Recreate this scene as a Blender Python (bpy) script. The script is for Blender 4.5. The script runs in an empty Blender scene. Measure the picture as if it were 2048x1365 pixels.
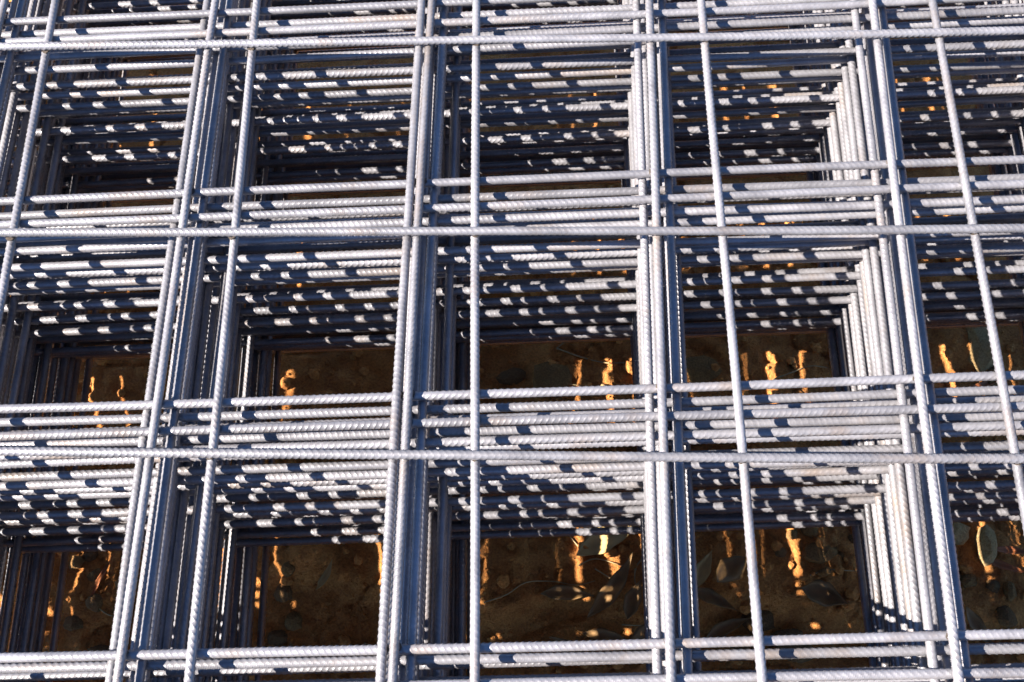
import bpy, bmesh, math, random
import numpy as np
from mathutils import Vector

scene = bpy.context.scene
C = scene.collection
R = math.radians

# ------------------------------------------------------------------ camera
cam_data = bpy.data.cameras.new('camera')
cam_data.sensor_width = 36.0
cam_data.lens = 43.95
cam_data.clip_start = 0.01
cam_data.clip_end = 200.0
cam = bpy.data.objects.new('camera', cam_data)
cam.location = (0.0583, -0.5320, 0.8862)
cam.rotation_euler = (0.45217, 0.03176, 0.00552)
C.objects.link(cam)
scene.camera = cam

# ------------------------------------------------------------------ sky, sun, exposure
SUN_FROM = Vector((-1.10, -0.39, 1.0)).normalized()        # towards the sun
elev = math.asin(SUN_FROM.z)
azim = math.atan2(SUN_FROM.x, SUN_FROM.y)
world = bpy.data.worlds.new('World')
scene.world = world
world.use_nodes = True
nt = world.node_tree
bg = nt.nodes['Background']
sky = nt.nodes.new('ShaderNodeTexSky')
sky.sky_type = 'NISHITA'
sky.sun_disc = False
sky.sun_elevation = elev
sky.sun_rotation = azim % (2 * math.pi)
sky.air_density = 1.0
sky.dust_density = 0.0
sky.ozone_density = 8.0
sky.altitude = 1500.0
nt.links.new(sky.outputs[0], bg.inputs[0])
bg.inputs[1].default_value = 0.05

sun_data = bpy.data.lights.new('sun', 'SUN')
sun_data.energy = 5.0
sun_data.angle = R(0.53)
sun_data.color = (1.0, 0.93, 0.83)
sun = bpy.data.objects.new('sun', sun_data)
sun.rotation_euler = (-SUN_FROM).to_track_quat('-Z', 'Y').to_euler()
sun.location = (-2, -1.2, 2)
C.objects.link(sun)

scene.view_settings.view_transform = 'Standard'
scene.view_settings.look = 'None'
scene.view_settings.gamma = 1.0
scene.view_settings.use_curve_mapping = False
scene.view_settings.exposure = 2.65
scene.render.engine = 'CYCLES'
scene.cycles.max_bounces = 8
scene.cycles.diffuse_bounces = 5
scene.cycles.glossy_bounces = 5

rng = random.Random(11)
nrng = np.random.RandomState(5)

# ------------------------------------------------------------------ material helpers
def new_mat(name):
    m = bpy.data.materials.new(name)
    m.use_nodes = True
    t = m.node_tree
    return m, t, t.nodes['Principled BSDF']

def node(t, kind, **kw):
    n = t.nodes.new(kind)
    for k, v in kw.items():
        if k in n.inputs:
            n.inputs[k].default_value = v
        else:
            setattr(n, k, v)
    return n

def ramp(t, src, stops):
    r = t.nodes.new('ShaderNodeValToRGB')
    e = r.color_ramp.elements
    while len(e) < len(stops):
        e.new(0.5)
    for el, (p, c) in zip(e, stops):
        el.position = p
        el.color = (*c, 1)
    t.links.new(src, r.inputs[0])
    return r

def mix(t, fac, a, b, mode='MIX'):
    m = t.nodes.new('ShaderNodeMix')
    m.data_type = 'RGBA'
    m.blend_type = mode
    for sock, v in ((m.inputs[0], fac), (m.inputs[6], a), (m.inputs[7], b)):
        if hasattr(v, 'is_linked') or hasattr(v, 'links'):
            t.links.new(v, sock)
        else:
            sock.default_value = v if not isinstance(v, tuple) else (*v, 1)
    return m.outputs[2]

def steel_material():
    m, t, b = new_mat('bare_ribbed_steel')
    tc = node(t, 'ShaderNodeTexCoord')
    info = node(t, 'ShaderNodeObjectInfo')
    off = node(t, 'ShaderNodeVectorMath', operation='ADD')
    sc = node(t, 'ShaderNodeVectorMath', operation='SCALE')
    comb = node(t, 'ShaderNodeCombineXYZ')
    t.links.new(info.outputs['Random'], comb.inputs[0])
    t.links.new(info.outputs['Random'], comb.inputs[1])
    t.links.new(comb.outputs[0], sc.inputs[0])
    sc.inputs['Scale'].default_value = 37.0
    t.links.new(tc.outputs['Object'], off.inputs[0])
    t.links.new(sc.outputs[0], off.inputs[1])
    n1 = node(t, 'ShaderNodeTexNoise', Scale=28.0, Detail=5.0, Roughness=0.6)
    n2 = node(t, 'ShaderNodeTexNoise', Scale=420.0, Detail=4.0, Roughness=0.65)
    n3 = node(t, 'ShaderNodeTexNoise', Scale=9.0, Detail=6.0, Roughness=0.7)
    for n in (n1, n2, n3):
        t.links.new(off.outputs[0], n.inputs['Vector'])
    c1 = ramp(t, n1.outputs[0], [(0.28, (0.130, 0.126, 0.138)), (0.68, (0.226, 0.219, 0.236))])
    c2 = ramp(t, n2.outputs[0], [(0.32, (0.72, 0.70, 0.70)), (0.62, (1.0, 1.0, 1.0))])
    col = mix(t, 0.55, c1.outputs[0], c2.outputs[0], 'MULTIPLY')
    # faint rust and handling dirt in irregular patches
    rmask = ramp(t, n3.outputs[0], [(0.54, (0, 0, 0)), (0.78, (0.7, 0.7, 0.7))])
    col = mix(t, rmask.outputs[0], col, (0.19, 0.125, 0.075))
    # each bar a little lighter or darker
    mr = node(t, 'ShaderNodeMapRange')
    mr.inputs['To Min'].default_value = 0.80
    mr.inputs['To Max'].default_value = 1.12
    t.links.new(info.outputs['Random'], mr.inputs['Value'])
    vs = node(t, 'ShaderNodeHueSaturation')
    t.links.new(mr.outputs[0], vs.inputs['Value'])
    t.links.new(col, vs.inputs['Color'])
    t.links.new(vs.outputs[0], b.inputs['Base Color'])
    b.inputs['Metallic'].default_value = 0.45
    rr = node(t, 'ShaderNodeMapRange')
    rr.inputs['To Min'].default_value = 0.32
    rr.inputs['To Max'].default_value = 0.50
    t.links.new(n2.outputs[0], rr.inputs['Value'])
    t.links.new(rr.outputs[0], b.inputs['Roughness'])
    bump = node(t, 'ShaderNodeBump')
    bump.inputs['Strength'].default_value = 0.25
    bump.inputs['Distance'].default_value = 0.0004
    t.links.new(n2.outputs[0], bump.inputs['Height'])
    t.links.new(bump.outputs[0], b.inputs['Normal'])
    return m

def soil_material(name, lo, hi, scale=60.0):
    m, t, b = new_mat(name)
    tc = node(t, 'ShaderNodeTexCoord')
    n1 = node(t, 'ShaderNodeTexNoise', Scale=scale * 0.25, Detail=8.0, Roughness=0.65)
    n2 = node(t, 'ShaderNodeTexNoise', Scale=scale * 6.0, Detail=6.0, Roughness=0.7)
    for n in (n1, n2):
        t.links.new(tc.outputs['Object'], n.inputs['Vector'])
    c1 = ramp(t, n1.outputs[0], [(0.28, lo), (0.72, hi)])
    c2 = ramp(t, n2.outputs[0], [(0.36, (0.42, 0.38, 0.36)), (0.62, (1, 1, 1))])
    col = mix(t, 0.7, c1.outputs[0], c2.outputs[0], 'MULTIPLY')
    t.links.new(col, b.inputs['Base Color'])
    b.inputs['Roughness'].default_value = 0.95
    b.inputs['Specular IOR Level'].default_value = 0.15
    bump = node(t, 'ShaderNodeBump')
    bump.inputs['Strength'].default_value = 0.8
    bump.inputs['Distance'].default_value = 0.006
    t.links.new(n2.outputs[0], bump.inputs['Height'])
    t.links.new(bump.outputs[0], b.inputs['Normal'])
    return m

def leaf_material(name, lo, hi):
    m, t, b = new_mat(name)
    tc = node(t, 'ShaderNodeTexCoord')
    n1 = node(t, 'ShaderNodeTexNoise', Scale=45.0, Detail=6.0, Roughness=0.6)
    t.links.new(tc.outputs['Object'], n1.inputs['Vector'])
    c1 = ramp(t, n1.outputs[0], [(0.3, lo), (0.7, hi)])
    t.links.new(c1.outputs[0], b.inputs['Base Color'])
    b.inputs['Roughness'].default_value = 0.65
    bump = node(t, 'ShaderNodeBump')
    bump.inputs['Strength'].default_value = 0.4
    bump.inputs['Distance'].default_value = 0.001
    t.links.new(n1.outputs[0], bump.inputs['Height'])
    t.links.new(bump.outputs[0], b.inputs['Normal'])
    return m

STEEL = steel_material()
SOIL = soil_material('orange_brown_soil', (0.36, 0.128, 0.034), (0.66, 0.290, 0.085))
STONE_TAN = soil_material('tan_stone', (0.21, 0.110, 0.040), (0.31, 0.175, 0.068), 90)
STONE_PALE = soil_material('pale_stone', (0.34, 0.22, 0.095), (0.45, 0.31, 0.15), 70)
STONE_GREY = soil_material('grey_brown_stone', (0.16, 0.085, 0.036), (0.23, 0.130, 0.058), 90)
LEAF_BROWN = leaf_material('dry_brown_leaf', (0.15, 0.080, 0.028), (0.28, 0.155, 0.056))
LEAF_PALE = leaf_material('pale_dry_leaf', (0.33, 0.21, 0.075), (0.45, 0.30, 0.12))
LEAF_RUST = leaf_material('rust_orange_leaf', (0.26, 0.07, 0.018), (0.36, 0.12, 0.03))
STRAW = leaf_material('dry_straw', (0.22, 0.15, 0.07), (0.32, 0.23, 0.11))

# ------------------------------------------------------------------ noise on arrays
_perm = nrng.permutation(512)
_vals = nrng.rand(512)
def vnoise(x, y):
    xi = np.floor(x).astype(int); yi = np.floor(y).astype(int)
    xf = x - xi; yf = y - yi
    u = xf * xf * (3 - 2 * xf); v = yf * yf * (3 - 2 * yf)
    def h(a, b):
        return _vals[_perm[(_perm[a & 255] + b) & 511]]
    return ((h(xi, yi) * (1 - u) + h(xi + 1, yi) * u) * (1 - v)
            + (h(xi, yi + 1) * (1 - u) + h(xi + 1, yi + 1) * u) * v)

GROUND_Z = -0.450
def ground_height(x, y):
    x = np.asarray(x, float) + 10.0; y = np.asarray(y, float) + 10.0
    h = (vnoise(x * 4, y * 4) - .5) * 0.014
    h += (vnoise(x * 13 + 5, y * 13) - .5) * 0.012
    lumps = vnoise(x * 42, y * 42 + 9)
    h += np.maximum(lumps - .55, 0) * 0.012
    h += (vnoise(x * 110, y * 110) - .5) * 0.0034
    h += (vnoise(x * 260, y * 260) - .5) * 0.0014
    # drying cracks
    cr = np.abs(vnoise(x * 17 + 3 + 1.5 * vnoise(x * 30, y * 30), y * 17) - .5)
    h -= np.maximum(0.022 - cr, 0) * 0.25
    # the soil falls away towards the viewer past a ragged ledge
    edge = -0.185 + (vnoise(x * 16, y * 0 + 3) - .5) * 0.05 - 0.02 * np.sin((x - 10) * 7)
    step = np.clip((edge - (y - 10)) / 0.03, 0, 1)
    h -= step * 0.012
    return GROUND_Z + h

# ------------------------------------------------------------------ the ground
def axis(lo, hi, step, far):
    inner = np.arange(lo, hi + step / 2, step)
    out = []
    d = step
    p = hi
    while p < far:
        d *= 1.35
        p += d
        out.append(p)
    out = np.array(out)
    left = lo - (out - hi)
    return np.concatenate([left[::-1], inner, out])

gx = axis(-0.74, 0.74, 0.0038, 40.0)
gy = axis(-0.42, 0.62, 0.0038, 40.0)
X, Y = np.meshgrid(gx, gy)
Z = ground_height(X, Y)
far = np.clip((np.maximum(np.abs(X), np.abs(Y)) - 1.2) / 2.0, 0, 1)
Z = Z * (1 - far) + GROUND_Z * far
nv, nu = X.shape
verts = np.stack([X.ravel(), Y.ravel(), Z.ravel()], 1)
idx = np.arange(nv * nu).reshape(nv, nu)
quads = np.stack([idx[:-1, :-1].ravel(), idx[:-1, 1:].ravel(), idx[1:, 1:].ravel(), idx[1:, :-1].ravel()], 1)

def mesh_from(name, verts, faces, mat, smooth=True):
    me = bpy.data.meshes.new(name)
    faces = np.asarray(faces)
    k = faces.shape[1]
    me.vertices.add(len(verts))
    me.vertices.foreach_set('co', np.asarray(verts, np.float32).ravel())
    me.loops.add(len(faces) * k)
    me.loops.foreach_set('vertex_index', faces.astype(np.int32).ravel())
    me.polygons.add(len(faces))
    me.polygons.foreach_set('loop_start', np.arange(0, len(faces) * k, k, dtype=np.int32))
    me.polygons.foreach_set('use_smooth', np.full(len(faces), smooth))
    me.update(calc_edges=True)
    me.validate()
    me.materials.append(mat)
    return me

ground = bpy.data.objects.new('soil_ground', mesh_from('soil_ground', verts, quads, SOIL))
ground['kind'] = 'structure'
ground['label'] = 'orange brown dry soil under the stack of steel mesh'
C.objects.link(ground)

# ------------------------------------------------------------------ ribbed bars
RAD = 0.0035
def bar_mesh(name, length, seed, flip=1, rib_h=0.0008, pitch=0.0051, lean=1.05):
    r = np.random.RandomState(seed)
    step = 0.0005
    seg = 20
    n = int(length / step) + 1
    s = np.linspace(-length / 2, length / 2, n)
    th = np.arange(seg) * 2 * math.pi / seg
    S, T = np.meshgrid(s, th, indexing='ij')
    rad = np.full_like(S, RAD)
    row = np.floor(T / (2 * math.pi / 3)).astype(int)
    local = (T - row * 2 * math.pi / 3) / (2 * math.pi / 3)         # 0..1 across a row of ribs
    sign = np.array([1, -1, 1])[row] * flip
    phase = r.rand(3)[row] * pitch
    jit = (0.6 * np.sin(S * 61 + seed) + 0.4 * np.sin(S * 23 + 2 * seed)) * 0.0003
    q = (S + jit - phase - sign * lean * (local - .5) * RAD * 2 * math.pi / 3)
    w = np.abs((q / pitch) % 1.0 - .5) * pitch                       # distance to the rib's crest
    prof = np.clip(1 - w / 0.00075, 0, 1)
    prof = prof * prof * (3 - 2 * prof)
    cres = np.sqrt(np.clip((np.sin(math.pi * local) - .3) / .6, 0, 1))
    cres = np.where((local < .06) | (local > .94), 0, cres)
    wear = 0.8 + 0.2 * np.sin(S * 9 + seed)
    rad = rad + rib_h * prof * cres * wear
    # the wire is never quite straight
    by = 0.0009 * np.sin(s * 5.1 + seed) + 0.0003 * np.sin(s * 13.0 + 2.1 * seed)
    bz = 0.00025 * np.sin(s * 6.3 + 1.7 * seed)
    V = np.stack([S, rad * np.cos(T) + by[:, None], rad * np.sin(T) + bz[:, None]], -1).reshape(-1, 3)
    i = np.arange(n * seg).reshape(n, seg)
    j = np.roll(i, -1, 1)
    F = np.stack([i[:-1].ravel(), j[:-1].ravel(), j[1:].ravel(), i[1:].ravel()], 1)[:, ::-1]
    # cut ends
    c0, c1 = len(V), len(V) + 1
    V = np.vstack([V, [[s[0], by[0], bz[0]], [s[-1], by[-1], bz[-1]]]])
    ends = []
    for k in range(0, seg, 2):
        ends.append([c0, i[0, k], i[0, (k + 1) % seg], i[0, (k + 2) % seg]])
        ends.append([c1, i[-1, (k + 2) % seg], i[-1, (k + 1) % seg], i[-1, k]])
    F = np.vstack([F, ends])
    return mesh_from(name, V, F, STEEL)

CROSS_LEN = 1.72
LONG_LEN = 1.34
cross_meshes = [bar_mesh('cross_bar', CROSS_LEN, 3, 1), bar_mesh('cross_bar', CROSS_LEN, 8, -1), bar_mesh('cross_bar', CROSS_LEN, 14, 1, 0.00068, 0.0048, 0.7)]
long_meshes = [bar_mesh('long_bar', LONG_LEN, 21, 1), bar_mesh('long_bar', LONG_LEN, 29, -1), bar_mesh('long_bar', LONG_LEN, 34, 1, 0.00064, 0.0050, 0.6)]

MID_X, MID_Y = -0.10, -0.09          # middle of the stack as built

def add_cross(sheet, y0, slope, z, roll=None, mesh=None):
    """bar across the stack, at height z, passing (0.075, y0) and rising by slope along x"""
    o = bpy.data.objects.new('cross_bar', mesh or rng.choice(cross_meshes))
    o.location = Vector((MID_X + rng.uniform(-.006, .006), y0 + slope * (MID_X - 0.075), z)) - sheet.location
    o.rotation_euler = (rng.uniform(0, 2 * math.pi), 0, math.atan(slope) + (math.pi if rng.random() < .5 else 0))
    if roll is not None:
        o.rotation_euler = (R(roll), 0, math.atan(slope))
    o.parent = sheet
    C.objects.link(o)

def add_long(sheet, x0, slope, z):
    """bar running away from the viewer, at height z, passing (x0, -0.08) and drifting by slope in x per y"""
    o = bpy.data.objects.new('long_bar', rng.choice(long_meshes))
    o.location = Vector((x0 + slope * (MID_Y + 0.08), MID_Y + rng.uniform(-.006, .006), z)) - sheet.location
    o.rotation_euler = (rng.uniform(0, 2 * math.pi), 0, math.pi / 2 - math.atan(slope) + (math.pi if rng.random() < .5 else 0))
    o.parent = sheet
    C.objects.link(o)

def new_sheet(z, label):
    o = bpy.data.objects.new('mesh_sheet', None)
    o.empty_display_size = 0.05
    o.location = (MID_X, MID_Y, z)
    o['label'] = label
    o['category'] = 'mesh sheet'
    o['group'] = 'welded steel mesh sheets of the stack'
    C.objects.link(o)
    return o

def weld_mesh():
    bm = bmesh.new()
    bmesh.ops.create_icosphere(bm, subdivisions=2, radius=1)
    for v in bm.verts:
        d = v.co.copy()
        k = 1 + .16 * math.sin(7 * d.x + 2) * math.sin(6 * d.y + 1) + .1 * math.sin(13 * d.z + 5 * d.x)
        v.co = Vector((d.x * .0041 * k, d.y * .0041 * k, d.z * .0021 * k))
    me = bpy.data.meshes.new('weld_spot')
    bm.to_mesh(me)
    bm.free()
    for q in me.polygons:
        q.use_smooth = True
    me.materials.append(WELD)
    return me

WELD = soil_material('heat_stained_weld', (0.075, 0.062, 0.058), (0.17, 0.135, 0.105), 300)
WELD.node_tree.nodes['Principled BSDF'].inputs['Metallic'].default_value = 0.4
WELD.node_tree.nodes['Principled BSDF'].inputs['Roughness'].default_value = 0.55
WELD_MESH = weld_mesh()

def add_welds(sheet, longs, crosses, z):
    for x0, sl in longs:
        for y0, rise in crosses:
            y = y0
            for _ in range(3):
                x = x0 + sl * (y + .08)
                y = y0 + rise * (x - .075)
            o = bpy.data.objects.new('weld_spot', WELD_MESH)
            o.location = Vector((x + rng.uniform(-.0006, .0006), y + rng.uniform(-.0006, .0006), z)) - sheet.location
            o.rotation_euler = (0, 0, rng.uniform(0, 6.28))
            o.parent = sheet
            C.objects.link(o)

# sheet 1 (metres): long bars (x, drift), cross bars (y, rise)
s1 = new_sheet(-0.0073, 'topmost sheet of grey ribbed steel mesh, its cross bars lying over everything else')
LONG1 = ((-0.79, -.031), (-0.59, -.027), (-0.391, -.023), (-0.2043, -.0187), (-0.0019, -.0142), (0.201, -.0076), (0.4053, -.001), (0.607, .004))
for x0, sl in LONG1:
    add_long(s1, x0, sl, -0.0073)
CROSS1 = ((0.398, .008, 30), (0.1983, .001, 25), (-0.0009, -.0066, 50), (-0.198, -.0124, -8), (-0.396, -.018, 60), (-0.596, -.023, 5))
for y0, sl, roll in CROSS1:
    add_cross(s1, y0, sl, 0.0, roll, cross_meshes[0])
add_welds(s1, LONG1, [c[:2] for c in CROSS1], -0.00365)

# sheet 2, turned over: its long bars share a layer with those of sheet 1
s2 = new_sheet(-0.0146, 'second sheet of ribbed steel mesh from the top, turned over, with one doubled long bar')
LONG2 = ((-0.845, -.014), (-0.647, -.008), (-0.447, -.002), (-0.250, .004), (-0.052, .0098), (-0.0609, .009), (0.1452, .0165), (0.3451, .0228), (0.545, .029))
for x0, sl in LONG2:
    add_long(s2, x0, sl, -0.0073)
CROSS2 = ((0.4565, .045), (0.2585, .0388), (0.0602, .0323), (-0.1382, .0257), (-0.3365, .0195), (-0.535, .013))
for y0, sl in CROSS2:
    add_cross(s2, y0, sl, -0.0146)
add_welds(s2, LONG2, CROSS2, -0.01095)

ORD = ['second', 'third', 'fourth', 'fifth', 'sixth', 'seventh', 'eighth', 'ninth', 'tenth', 'eleventh', 'twelfth',
       'thirteenth', 'fourteenth', 'fifteenth', 'sixteenth', 'seventeenth', 'eighteenth', 'nineteenth', 'twentieth',
       'twenty-first', 'twenty-second', 'twenty-third', 'twenty-fourth', 'twenty-fifth', 'twenty-sixth']
# millimetres: height of the cross bars, height of the long bars, x of one long bar, y of one cross bar
SHEETS = [
    (-14.8, -22.1, 335, 37), (-29.5, -22.2, 358, 55), (-29.6, -36.9, 349, 29), (-44.3, -37.0, 358, 43),
    (-44.4, -51.7, 347, 27), (-59.1, -51.8, 343, 61), (-59.3, -66.6, 337, 19), (-74.1, -66.8, 350, 50),
    (-74.3, -81.6, 368, 18), (-89.1, -81.8, 338, 46), (-89.3, -96.6, 343, 19), (-104.1, -96.8, 353, 56),
    (-104.3, -111.6, 339, 22), (-119.1, -111.8, 369, 36), (-119.3, -126.6, 349, 10), (-134.1, -126.8, 340, 41),
    (-134.3, -141.6, 366, 24), (-149.1, -141.8, 346, 57), (-149.3, -156.6, 341, 16), (-164.1, -156.8, 352, 36),
    (-164.3, -171.6, 342, 11), (-179.1, -171.8, 350, 64), (-179.3, -186.6, 353, 28), (-194.1, -186.8, 344, 60),
    (-194.3, -201.6, 354, 25), (-209.1, -201.8, 343, 40), (-209.3, -216.6, 360, 22), (-224.1, -216.8, 345, 32),
    (-224.3, -231.6, 354, 19), (-239.1, -231.8, 344, 38), (-239.3, -246.6, 371, 19), (-254.1, -246.8, 354, 62),
    (-254.3, -261.6, 359, 34), (-269.1, -261.8, 373, 57), (-269.3, -276.6, 355, 38), (-284.1, -276.8, 347, 60),
    (-284.3, -291.6, 357, 42), (-299.1, -291.8, 366, 63), (-299.3, -306.6, 374, 50), (-314.1, -306.8, 355, 52)]
for k, (zc, zl, xl, yc) in enumerate(SHEETS):
    if k == len(SHEETS) - 1:
        lab = 'lowest sheet of ribbed steel mesh, nearest the soil at the foot of the stack'
    else:
        up = 'cross bars uppermost' if k % 2 == 0 else 'long bars uppermost'
        if k + 3 <= 26:
            lab = ORD[k + 1] + ' sheet of ribbed steel mesh counting down from the top, ' + up
        else:
            lab = ORD[40 - k - 2] + ' sheet of ribbed steel mesh counting up from the bottom, ' + up
    sh = new_sheet(min(zc, zl) / 1000, lab)
    pitch = 0.2 * (1 + rng.uniform(-.004, .004)) if k > 1 else 0.199
    aL = rng.uniform(-.003, .003)
    aC = rng.uniform(-.003, .004)
    for i in range(-6, 2):
        x0 = xl / 1000 + i * pitch + rng.uniform(-.0018, .0018)
        add_long(sh, x0, .0228 + .035 * zl / 310 + .0062 * i + aL, zl / 1000)
    for i in range(-3, 3):
        y0 = yc / 1000 + i * pitch + rng.uniform(-.0022, .0022)
        add_cross(sh, y0, .0335 + .0063 * i * (0.6 if k > 4 else 1) + aC, zc / 1000)

# ------------------------------------------------------------------ stones, leaves, straws, crumbs on the soil
def stone_mesh(seed, sx, sy, sz, mat, sub=2):
    r = random.Random(seed)
    bm = bmesh.new()
    bmesh.ops.create_icosphere(bm, subdivisions=sub, radius=1)
    planes = []
    for _ in range(13):
        v = Vector((r.gauss(0, 1), r.gauss(0, 1), r.gauss(0, 1))).normalized()
        planes.append((v, r.uniform(.58, .92)))
    ph = [r.uniform(0, 6) for _ in range(6)]
    for v in bm.verts:
        d = v.co.normalized()
        rad = 1.0
        for n, k in planes:                          # broken faces
            c = d.dot(n)
            if c > 0.05:
                rad = min(rad, k / c)
        rad *= 1 + .05 * math.sin(5 * d.x + ph[0]) * math.sin(4 * d.y + ph[1]) + .03 * math.sin(11 * d.z + ph[2] + 6 * d.x)
        v.co = Vector((d.x * rad * sx, d.y * rad * sy, d.z * rad * sz))
    me = bpy.data.meshes.new('stone')
    bm.to_mesh(me)
    bm.free()
    me.materials.append(mat)
    return me

def gz(x, y):
    return float(ground_height(np.array([x]), np.array([y]))[0])

def add_stone(name, label, x, y, sx, sy, sz, mat, rot=0.0, seed=0, group=None, sink=0.35):
    o = bpy.data.objects.new(name, stone_mesh(seed, sx, sy, sz, mat))
    o.location = (x, y, gz(x, y) + sz * (.25 - sink))
    o.rotation_euler = (0, 0, rot)
    o['label'] = label
    o['category'] = 'stone'
    if group:
        o['group'] = group
    C.objects.link(o)
    return o

def leaf_mesh(seed, length, width, curl, bend, mat):
    r = random.Random(seed)
    nl, nw = 18, 6
    top, bot = [], []
    sway = r.uniform(-.25, .25)
    for i in range(nl + 1):
        u = i / nl
        w = width * (math.sin(math.pi * u ** 0.8) ** 1.25) * (0.94 + .06 * math.sin(19 * u + seed)) + 0.0003
        cx = (u - .5) * length
        cy = sway * length * (u - .5) ** 2
        cz = bend * length * (4 * (u - .5) ** 2) * .25 + .0006 * math.sin(13 * u + seed)
        for j in range(nw + 1):
            v = (j / nw - .5) * 2
            z = cz + curl * w * v * v + .0004 * math.sin(9 * v + 15 * u) - (0.0005 if j == nw // 2 else 0)
            top.append((cx, cy + v * w / 2, z + .00022))
            bot.append((cx, cy + v * w / 2, z - .00022))
    m = len(top)
    f = []
    for i in range(nl):
        for j in range(nw):
            a = i * (nw + 1) + j
            b, c, d = a + 1, a + nw + 2, a + nw + 1
            f.append((a, d, c, b))
            f.append((m + a, m + b, m + c, m + d))
    for i in range(nl):
        a, b = i * (nw + 1), (i + 1) * (nw + 1)
        f.append((a, m + a, m + b, b))
        a, b = a + nw, b + nw
        f.append((a, b, m + b, m + a))
    return mesh_from('leaf', np.array(top + bot), np.array(f), mat)

def add_leaf(label, x, y, length, width, rot, mat, seed, curl=.25, bend=.25, tilt=(0, 0), lift=.002, group=None):
    o = bpy.data.objects.new('dry_leaf', leaf_mesh(seed, length * .85, width * .8, curl, bend, mat))
    o.location = (x, y, max(gz(x + dx * length * .3, y + dy * length * .3) for dx, dy in ((0, 0), (math.cos(rot), math.sin(rot)), (-math.cos(rot), -math.sin(rot)))) + lift)
    o.rotation_euler = (R(tilt[0]), R(tilt[1]), rot)
    o['label'] = label
    o['category'] = 'leaf'
    if group:
        o['group'] = group
    C.objects.link(o)

def add_straw(name, label, pts, rad, mat, group=None, lift=.0015):
    P = [Vector((x, y, 0)) for x, y in pts]
    # smooth the way-points
    dense = []
    for i in range(len(P) - 1):
        p0, p1, p2, p3 = P[max(i - 1, 0)], P[i], P[i + 1], P[min(i + 2, len(P) - 1)]
        for k in range(8):
            t = k / 8
            dense.append(.5 * ((2 * p1) + (p2 - p0) * t + (2 * p0 - 5 * p1 + 4 * p2 - p3) * t * t + (3 * p1 - p0 - 3 * p2 + p3) * t ** 3))
    dense.append(P[-1])
    zz = np.array([gz(p.x, p.y) for p in dense])
    zz = np.convolve(np.pad(np.maximum(zz, np.convolve(np.pad(zz, 3, 'edge'), np.ones(7) / 7, 'valid')), 3, 'edge'), np.ones(7) / 7, 'valid') + lift
    o0 = dense[0].copy(); o0.z = zz[0]
    V, F = [], []
    seg = 6
    for i, p in enumerate(dense):
        q = dense[min(i + 1, len(dense) - 1)] - dense[max(i - 1, 0)]
        q.z = 0
        q.normalize()
        side = Vector((-q.y, q.x, 0))
        rr = rad * (1 - .5 * i / len(dense))
        c = Vector((p.x, p.y, zz[i])) - o0
        for k in range(seg):
            a = 2 * math.pi * k / seg
            V.append(c + side * math.cos(a) * rr + Vector((0, 0, 1)) * math.sin(a) * rr)
    for i in range(len(dense) - 1):
        for k in range(seg):
            a, b = i * seg + k, i * seg + (k + 1) % seg
            F.append((a, b, b + seg, a + seg))
    o = bpy.data.objects.new(name, mesh_from(name, np.array([tuple(v) for v in V]), np.array(F), mat))
    o.location = o0
    o['label'] = label
    o['category'] = 'straw' if 'straw' in name else 'twig'
    if group:
        o['group'] = group
    C.objects.link(o)

add_stone('stone', 'rounded grey brown stone beside the flat tan slab in the middle opening', 0.012, 0.076, 0.022, 0.014, 0.011, STONE_GREY, .2, 2)
add_stone('stone', 'broad flat tan stone slab right of the rounded grey stone', 0.060, 0.068, 0.031, 0.024, 0.009, STONE_TAN, -.1, 5)
add_stone('stone', 'small pale stone at the foot of the widest sunlit streak', 0.118, 0.054, 0.010, 0.009, 0.009, STONE_PALE, .4, 7)
add_stone('stone', 'large smooth pale stone half in sunlight in the far right opening', 0.563, 0.105, 0.026, 0.044, 0.022, STONE_PALE, .22, 9, sink=.15)
add_stone('stone', 'rust tinged stone tucked below the large pale stone', 0.572, 0.065, 0.020, 0.015, 0.013, STONE_TAN, .3, 12)
add_stone('stone', 'pale knobbly stone with a sunlit edge by the right hand bars', 0.500, -0.119, 0.024, 0.015, 0.015, STONE_PALE, .5, 15, sink=.1)
add_stone('stone', 'pale wedge shaped stone standing right of the knobbly stone', 0.531, -0.134, 0.014, 0.024, 0.018, STONE_PALE, -.2, 17, sink=.1)
add_stone('stone', 'small rounded stone with a sunlit right side among the soil lumps', 0.342, -0.116, 0.013, 0.013, 0.011, STONE_TAN, .1, 19)
add_stone('stone', 'flat tan stone below the small rounded sunlit stone', 0.347, -0.142, 0.022, 0.014, 0.008, STONE_TAN, .05, 21)
add_stone('stone', 'little oval stone between two sunlit streaks near the lit bar', 0.386, -0.128, 0.010, 0.010, 0.009, STONE_GREY, .8, 23)
add_stone('stone', 'slim upright stone beside the lit long bar of the lower right opening', 0.402, -0.112, 0.007, 0.012, 0.009, STONE_TAN, .4, 25)
add_stone('stone', 'broad embedded stone left of the single long bar in the upper right opening', 0.230, 0.076, 0.031, 0.024, 0.008, STONE_TAN, -.4, 27)
add_stone('stone', 'dull stone under the bowl shaped leaf in the lower right opening', 0.281, -0.210, 0.024, 0.020, 0.011, STONE_GREY, .3, 29)
add_stone('stone', 'round dull stone near the front of the lower right opening', 0.312, -0.241, 0.026, 0.020, 0.012, STONE_GREY, -.3, 31)
add_stone('stone', 'sunlit topped stone in the lower left opening', -0.406, -0.174, 0.018, 0.014, 0.011, STONE_TAN, .2, 33)
add_stone('stone', 'wide brown stone at the front of the lower left opening', -0.427, -0.248, 0.023, 0.013, 0.011, STONE_GREY, .15, 35)
add_stone('stone', 'angular brown stone right of the wide front stone at lower left', -0.383, -0.237, 0.018, 0.014, 0.011, STONE_GREY, .9, 37)

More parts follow.
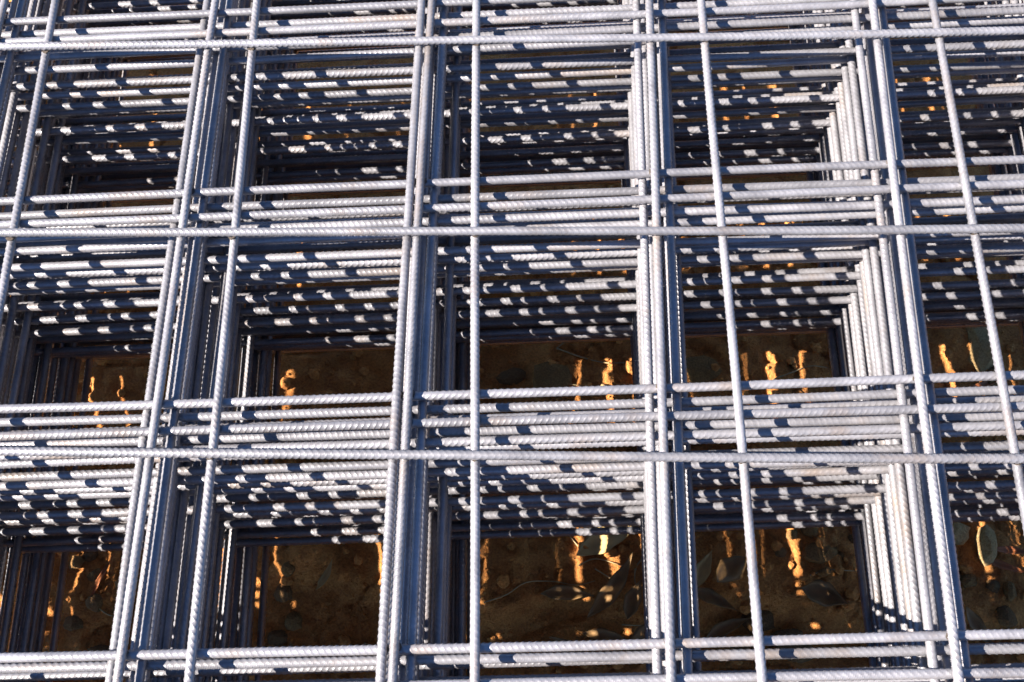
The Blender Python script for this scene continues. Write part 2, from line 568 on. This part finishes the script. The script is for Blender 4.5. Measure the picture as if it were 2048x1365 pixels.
PEBBLES = [
    ('small tan pebble nearest the dark bars at the left of the lower left opening', -0.471, -0.150, .009, STONE_TAN),
    ('lumpy brown pebble highest up in the lower left opening', -0.456, -0.138, .010, STONE_GREY),
    ('tan pebble just below the highest pebble of the lower left opening', -0.447, -0.164, .009, STONE_TAN),
    ('brown pebble in the middle of the lower left opening', -0.441, -0.195, .011, STONE_GREY),
    ('small pebble beside the lit tip of the curled straw', -0.412, -0.204, .009, STONE_TAN),
    ('dark pebble left of the wide front stone at lower left', -0.463, -0.216, .011, STONE_GREY),
    ('topmost pebble along the left bars of the second lower opening', -0.230, -0.160, .009, STONE_TAN),
    ('brown pebble under the topmost one in the second lower opening', -0.237, -0.184, .011, STONE_GREY),
    ('largest pebble along the left bars of the second lower opening', -0.224, -0.213, .012, STONE_TAN),
    ('lowest pebble along the left bars of the second lower opening', -0.240, -0.232, .011, STONE_GREY),
    ('tiny pebble left of the small rounded sunlit stone', 0.320, -0.123, .007, STONE_TAN),
    ('tiny dull pebble above the small rounded sunlit stone', 0.361, -0.110, .007, STONE_GREY),
    ('tiny pebble right of the flat tan stone at lower right', 0.372, -0.145, .006, STONE_TAN),
    ('tiny pebble left of the flat tan stone at lower right', 0.306, -0.143, .007, STONE_GREY),
    ('tiny pebble by the fine pale straw at lower right', 0.351, -0.165, .007, STONE_TAN),
    ('dark pebble directly below the pale wedge shaped stone', 0.533, -0.178, .009, STONE_GREY),
    ('dark pebble right of the one below the wedge shaped stone', 0.549, -0.185, .010, STONE_TAN),
    ('largest dark pebble of the far right lower opening', 0.542, -0.210, .012, STONE_GREY),
    ('dark pebble closest to the right hand bars at lower far right', 0.508, -0.174, .010, STONE_TAN)]
for i, (lab, x, y, s, mat) in enumerate(PEBBLES):
    add_stone('pebble', lab, x, y, s * 1.2, s, s * .8, mat, i * .7, 50 + i, 'pebbles on the soil', sink=.2)

# leaves (world metres)
add_leaf('large pale dry leaf crossed by two sunlit streaks in the middle lower opening', 0.118, -0.128, 0.093, 0.037, .45, LEAF_PALE, 1, .12, .1, lift=.006)
add_leaf('long brown leaf pointing up to the pale leaf in the middle lower opening', 0.124, -0.183, 0.104, 0.025, .95, LEAF_BROWN, 2, .3, .2, lift=.007)
add_leaf('brown leaf lying level below the long curved straw', 0.074, -0.188, 0.068, 0.022, -.05, LEAF_BROWN, 3, .25, .15, lift=.003)
add_leaf('short broad brown leaf beside the long brown leaf', 0.144, -0.195, 0.055, 0.024, 1.2, LEAF_BROWN, 4, .3, .3, lift=.003)
add_leaf('brown leaf standing against the bars at right of the middle lower opening', 0.173, -0.174, 0.082, 0.022, 1.5, LEAF_BROWN, 5, .3, .2, lift=.004)
add_leaf('broad dark leaf at the front right corner of the middle lower opening', 0.161, -0.232, 0.082, 0.033, .75, LEAF_BROWN, 6, .2, .2, lift=.005)
add_leaf('narrow dark leaf near the front edge of the middle lower opening', 0.080, -0.248, 0.071, 0.018, -.55, LEAF_BROWN, 7, .3, .25, lift=.003)
add_leaf('flat dark leaf under the short straight straw', 0.117, -0.232, 0.066, 0.020, -.2, LEAF_BROWN, 8, .2, .15, lift=.002)
add_leaf('sunlit leaf with bright spots right of the pale leaf', 0.167, -0.138, 0.049, 0.024, 1.35, LEAF_PALE, 9, .3, .2, lift=.004)
add_leaf('pale brown leaf at the top left of the lower right opening', 0.208, -0.114, 0.066, 0.018, .12, LEAF_PALE, 10, .2, .2, lift=.004)
add_leaf('upright pale leaf left of the single long bar at lower right', 0.220, -0.163, 0.057, 0.022, 1.1, LEAF_PALE, 11, .3, .3, (10, 5), .005)
add_leaf('wrinkled brown leaf hugging the single long bar at lower right', 0.252, -0.164, 0.057, 0.037, .7, LEAF_BROWN, 12, .25, .3, (-8, 5), .006)
add_leaf('pointed brown leaf below the wrinkled leaf', 0.230, -0.193, 0.066, 0.020, -.45, LEAF_BROWN, 13, .3, .3, lift=.003)
add_leaf('forked looking brown leaf pair member lying low at left front', 0.244, -0.221, 0.068, 0.020, .45, LEAF_BROWN, 14, .3, .3, lift=.004)
add_leaf('dull leaf crossing the forked looking leaf', 0.263, -0.237, 0.057, 0.020, .15, LEAF_BROWN, 15, .3, .2, lift=.003)
add_leaf('bowl shaped curled leaf in the lower right opening', 0.347, -0.193, 0.060, 0.036, -.35, LEAF_BROWN, 16, .38, .5, lift=.008)
add_leaf('thin rust red leaf under the lowest bars of the lower right opening', 0.277, -0.100, 0.066, 0.009, .22, LEAF_RUST, 17, .2, .2, lift=.003)
add_leaf('rust orange leaf at the right picture edge of the far right lower opening', 0.556, -0.142, 0.057, 0.011, -.12, LEAF_RUST, 18, .3, .2, lift=.006)
add_leaf('second rust brown leaf slanting below the rust orange one', 0.547, -0.158, 0.066, 0.011, -.35, LEAF_RUST, 19, .3, .2, lift=.003)
add_leaf('faint brown leaf standing near the front of the far right lower opening', 0.507, -0.226, 0.060, 0.020, -1.0, LEAF_BROWN, 20, .3, .3, (0, 8), .005)
add_leaf('curved rust brown leaf stalk in the lower left opening', -0.438, -0.167, 0.066, 0.007, 1.2, LEAF_RUST, 21, .2, .2, lift=.003)
add_leaf('tan leaf tip with a bright spot in the second lower opening', -0.189, -0.167, 0.044, 0.011, 1.15, LEAF_PALE, 22, .2, .2, lift=.003)
add_leaf('oval brown leaf at the front left of the second lower opening', -0.220, -0.254, 0.039, 0.024, 1.7, LEAF_BROWN, 23, .2, .2, lift=.003)
add_leaf('rust brown stem like leaf below the large pale stone', 0.563, 0.057, 0.066, 0.009, .35, LEAF_RUST, 24, .2, .3, lift=.004)

add_straw('straw', 'long fine straw curving over the soil of the middle lower opening', [(-0.016, -0.199), (0.008, -0.190), (0.030, -0.177), (0.058, -0.175), (0.084, -0.179), (0.104, -0.174)], .0007, STRAW)
add_straw('twig', 'short tan twig slanting above the pale leaf', [(0.067, -0.114), (0.080, -0.128), (0.093, -0.145)], .0010, STRAW)
add_straw('straw', 'bent straw arching across the leaves', [(0.086, -0.158), (0.104, -0.150), (0.128, -0.155), (0.150, -0.161)], .0008, STRAW)
add_straw('straw', 'pale straw with a lit tip in front of the bent straw', [(0.104, -0.161), (0.121, -0.171)], .0009, STRAW)
add_straw('straw', 'hooked straw beside the sunlit spotted leaf', [(0.159, -0.146), (0.150, -0.156), (0.147, -0.169), (0.148, -0.180)], .0009, STRAW)
add_straw('straw', 'short straight straw near the front of the middle lower opening', [(0.132, -0.219), (0.154, -0.221)], .0008, STRAW)
add_straw('twig', 'thin twig crossing the widest sunlit streak of the middle opening', [(0.065, 0.107), (0.093, 0.096), (0.121, 0.089), (0.153, 0.089)], .0011, STRAW)
add_straw('straw', 'fine straw lying parallel below the thin twig', [(0.047, 0.063), (0.073, 0.061), (0.097, 0.057)], .0008, STRAW)
add_straw('straw', 'fine straw joining the thin twig at an angle', [(0.065, 0.107), (0.078, 0.118), (0.091, 0.127)], .0008, STRAW)
add_straw('straw', 'straw touching a sunlit streak in the upper right opening', [(0.314, 0.061), (0.336, 0.070), (0.358, 0.079), (0.380, 0.079)], .0009, STRAW)
add_straw('straw', 'fine pale straw crossing two lit spots at lower right', [(0.336, -0.168), (0.356, -0.162), (0.380, -0.164), (0.395, -0.162)], .0008, STRAW)
add_straw('straw', 'rusty straw near the front of the second lower opening', [(-0.146, -0.237), (-0.119, -0.248), (-0.102, -0.261)], .0009, STRAW)
add_straw('straw', 'thin straw leaning to the front left of the second lower opening', [(-0.194, -0.269), (-0.172, -0.250)], .0008, STRAW)
add_straw('straw', 'curled straw with a lit tip in the lower left opening', [(-0.441, -0.197), (-0.426, -0.208), (-0.404, -0.211)], .0009, STRAW)

# loose crumbs of soil: too many to count, one object
cv, cf = [], []
bm = bmesh.new()
bmesh.ops.create_icosphere(bm, subdivisions=1, radius=1)
base_v = np.array([v.co[:] for v in bm.verts])
base_f = np.array([[v.index for v in f.verts] for f in bm.faces])
bm.free()
N = 7000
px = nrng.uniform(-.66, .66, N)
py = nrng.uniform(-.42, .30, N)
pz = ground_height(px, py)
for i in range(N):
    s = min(0.0011 * (1 / max(nrng.rand(), .02)) ** .55, .0085)
    v = base_v * (1 + .25 * (nrng.rand(len(base_v), 1) - .5)) * s * np.array([1, .8 + .3 * nrng.rand(), .7])
    a = nrng.rand() * 6.28
    c_, s_ = math.cos(a), math.sin(a)
    v = np.stack([v[:, 0] * c_ - v[:, 1] * s_, v[:, 0] * s_ + v[:, 1] * c_, v[:, 2]], 1)
    cf.append(base_f + len(base_v) * i)
    cv.append(v + np.array([px[i], py[i], pz[i] + s * .3]))
crumbs = bpy.data.objects.new('soil_crumbs', mesh_from('soil_crumbs', np.vstack(cv), np.vstack(cf), SOIL, smooth=False))
crumbs['kind'] = 'stuff'
crumbs['label'] = 'loose orange brown crumbs scattered over the soil'
crumbs['category'] = 'soil crumbs'
C.objects.link(crumbs)
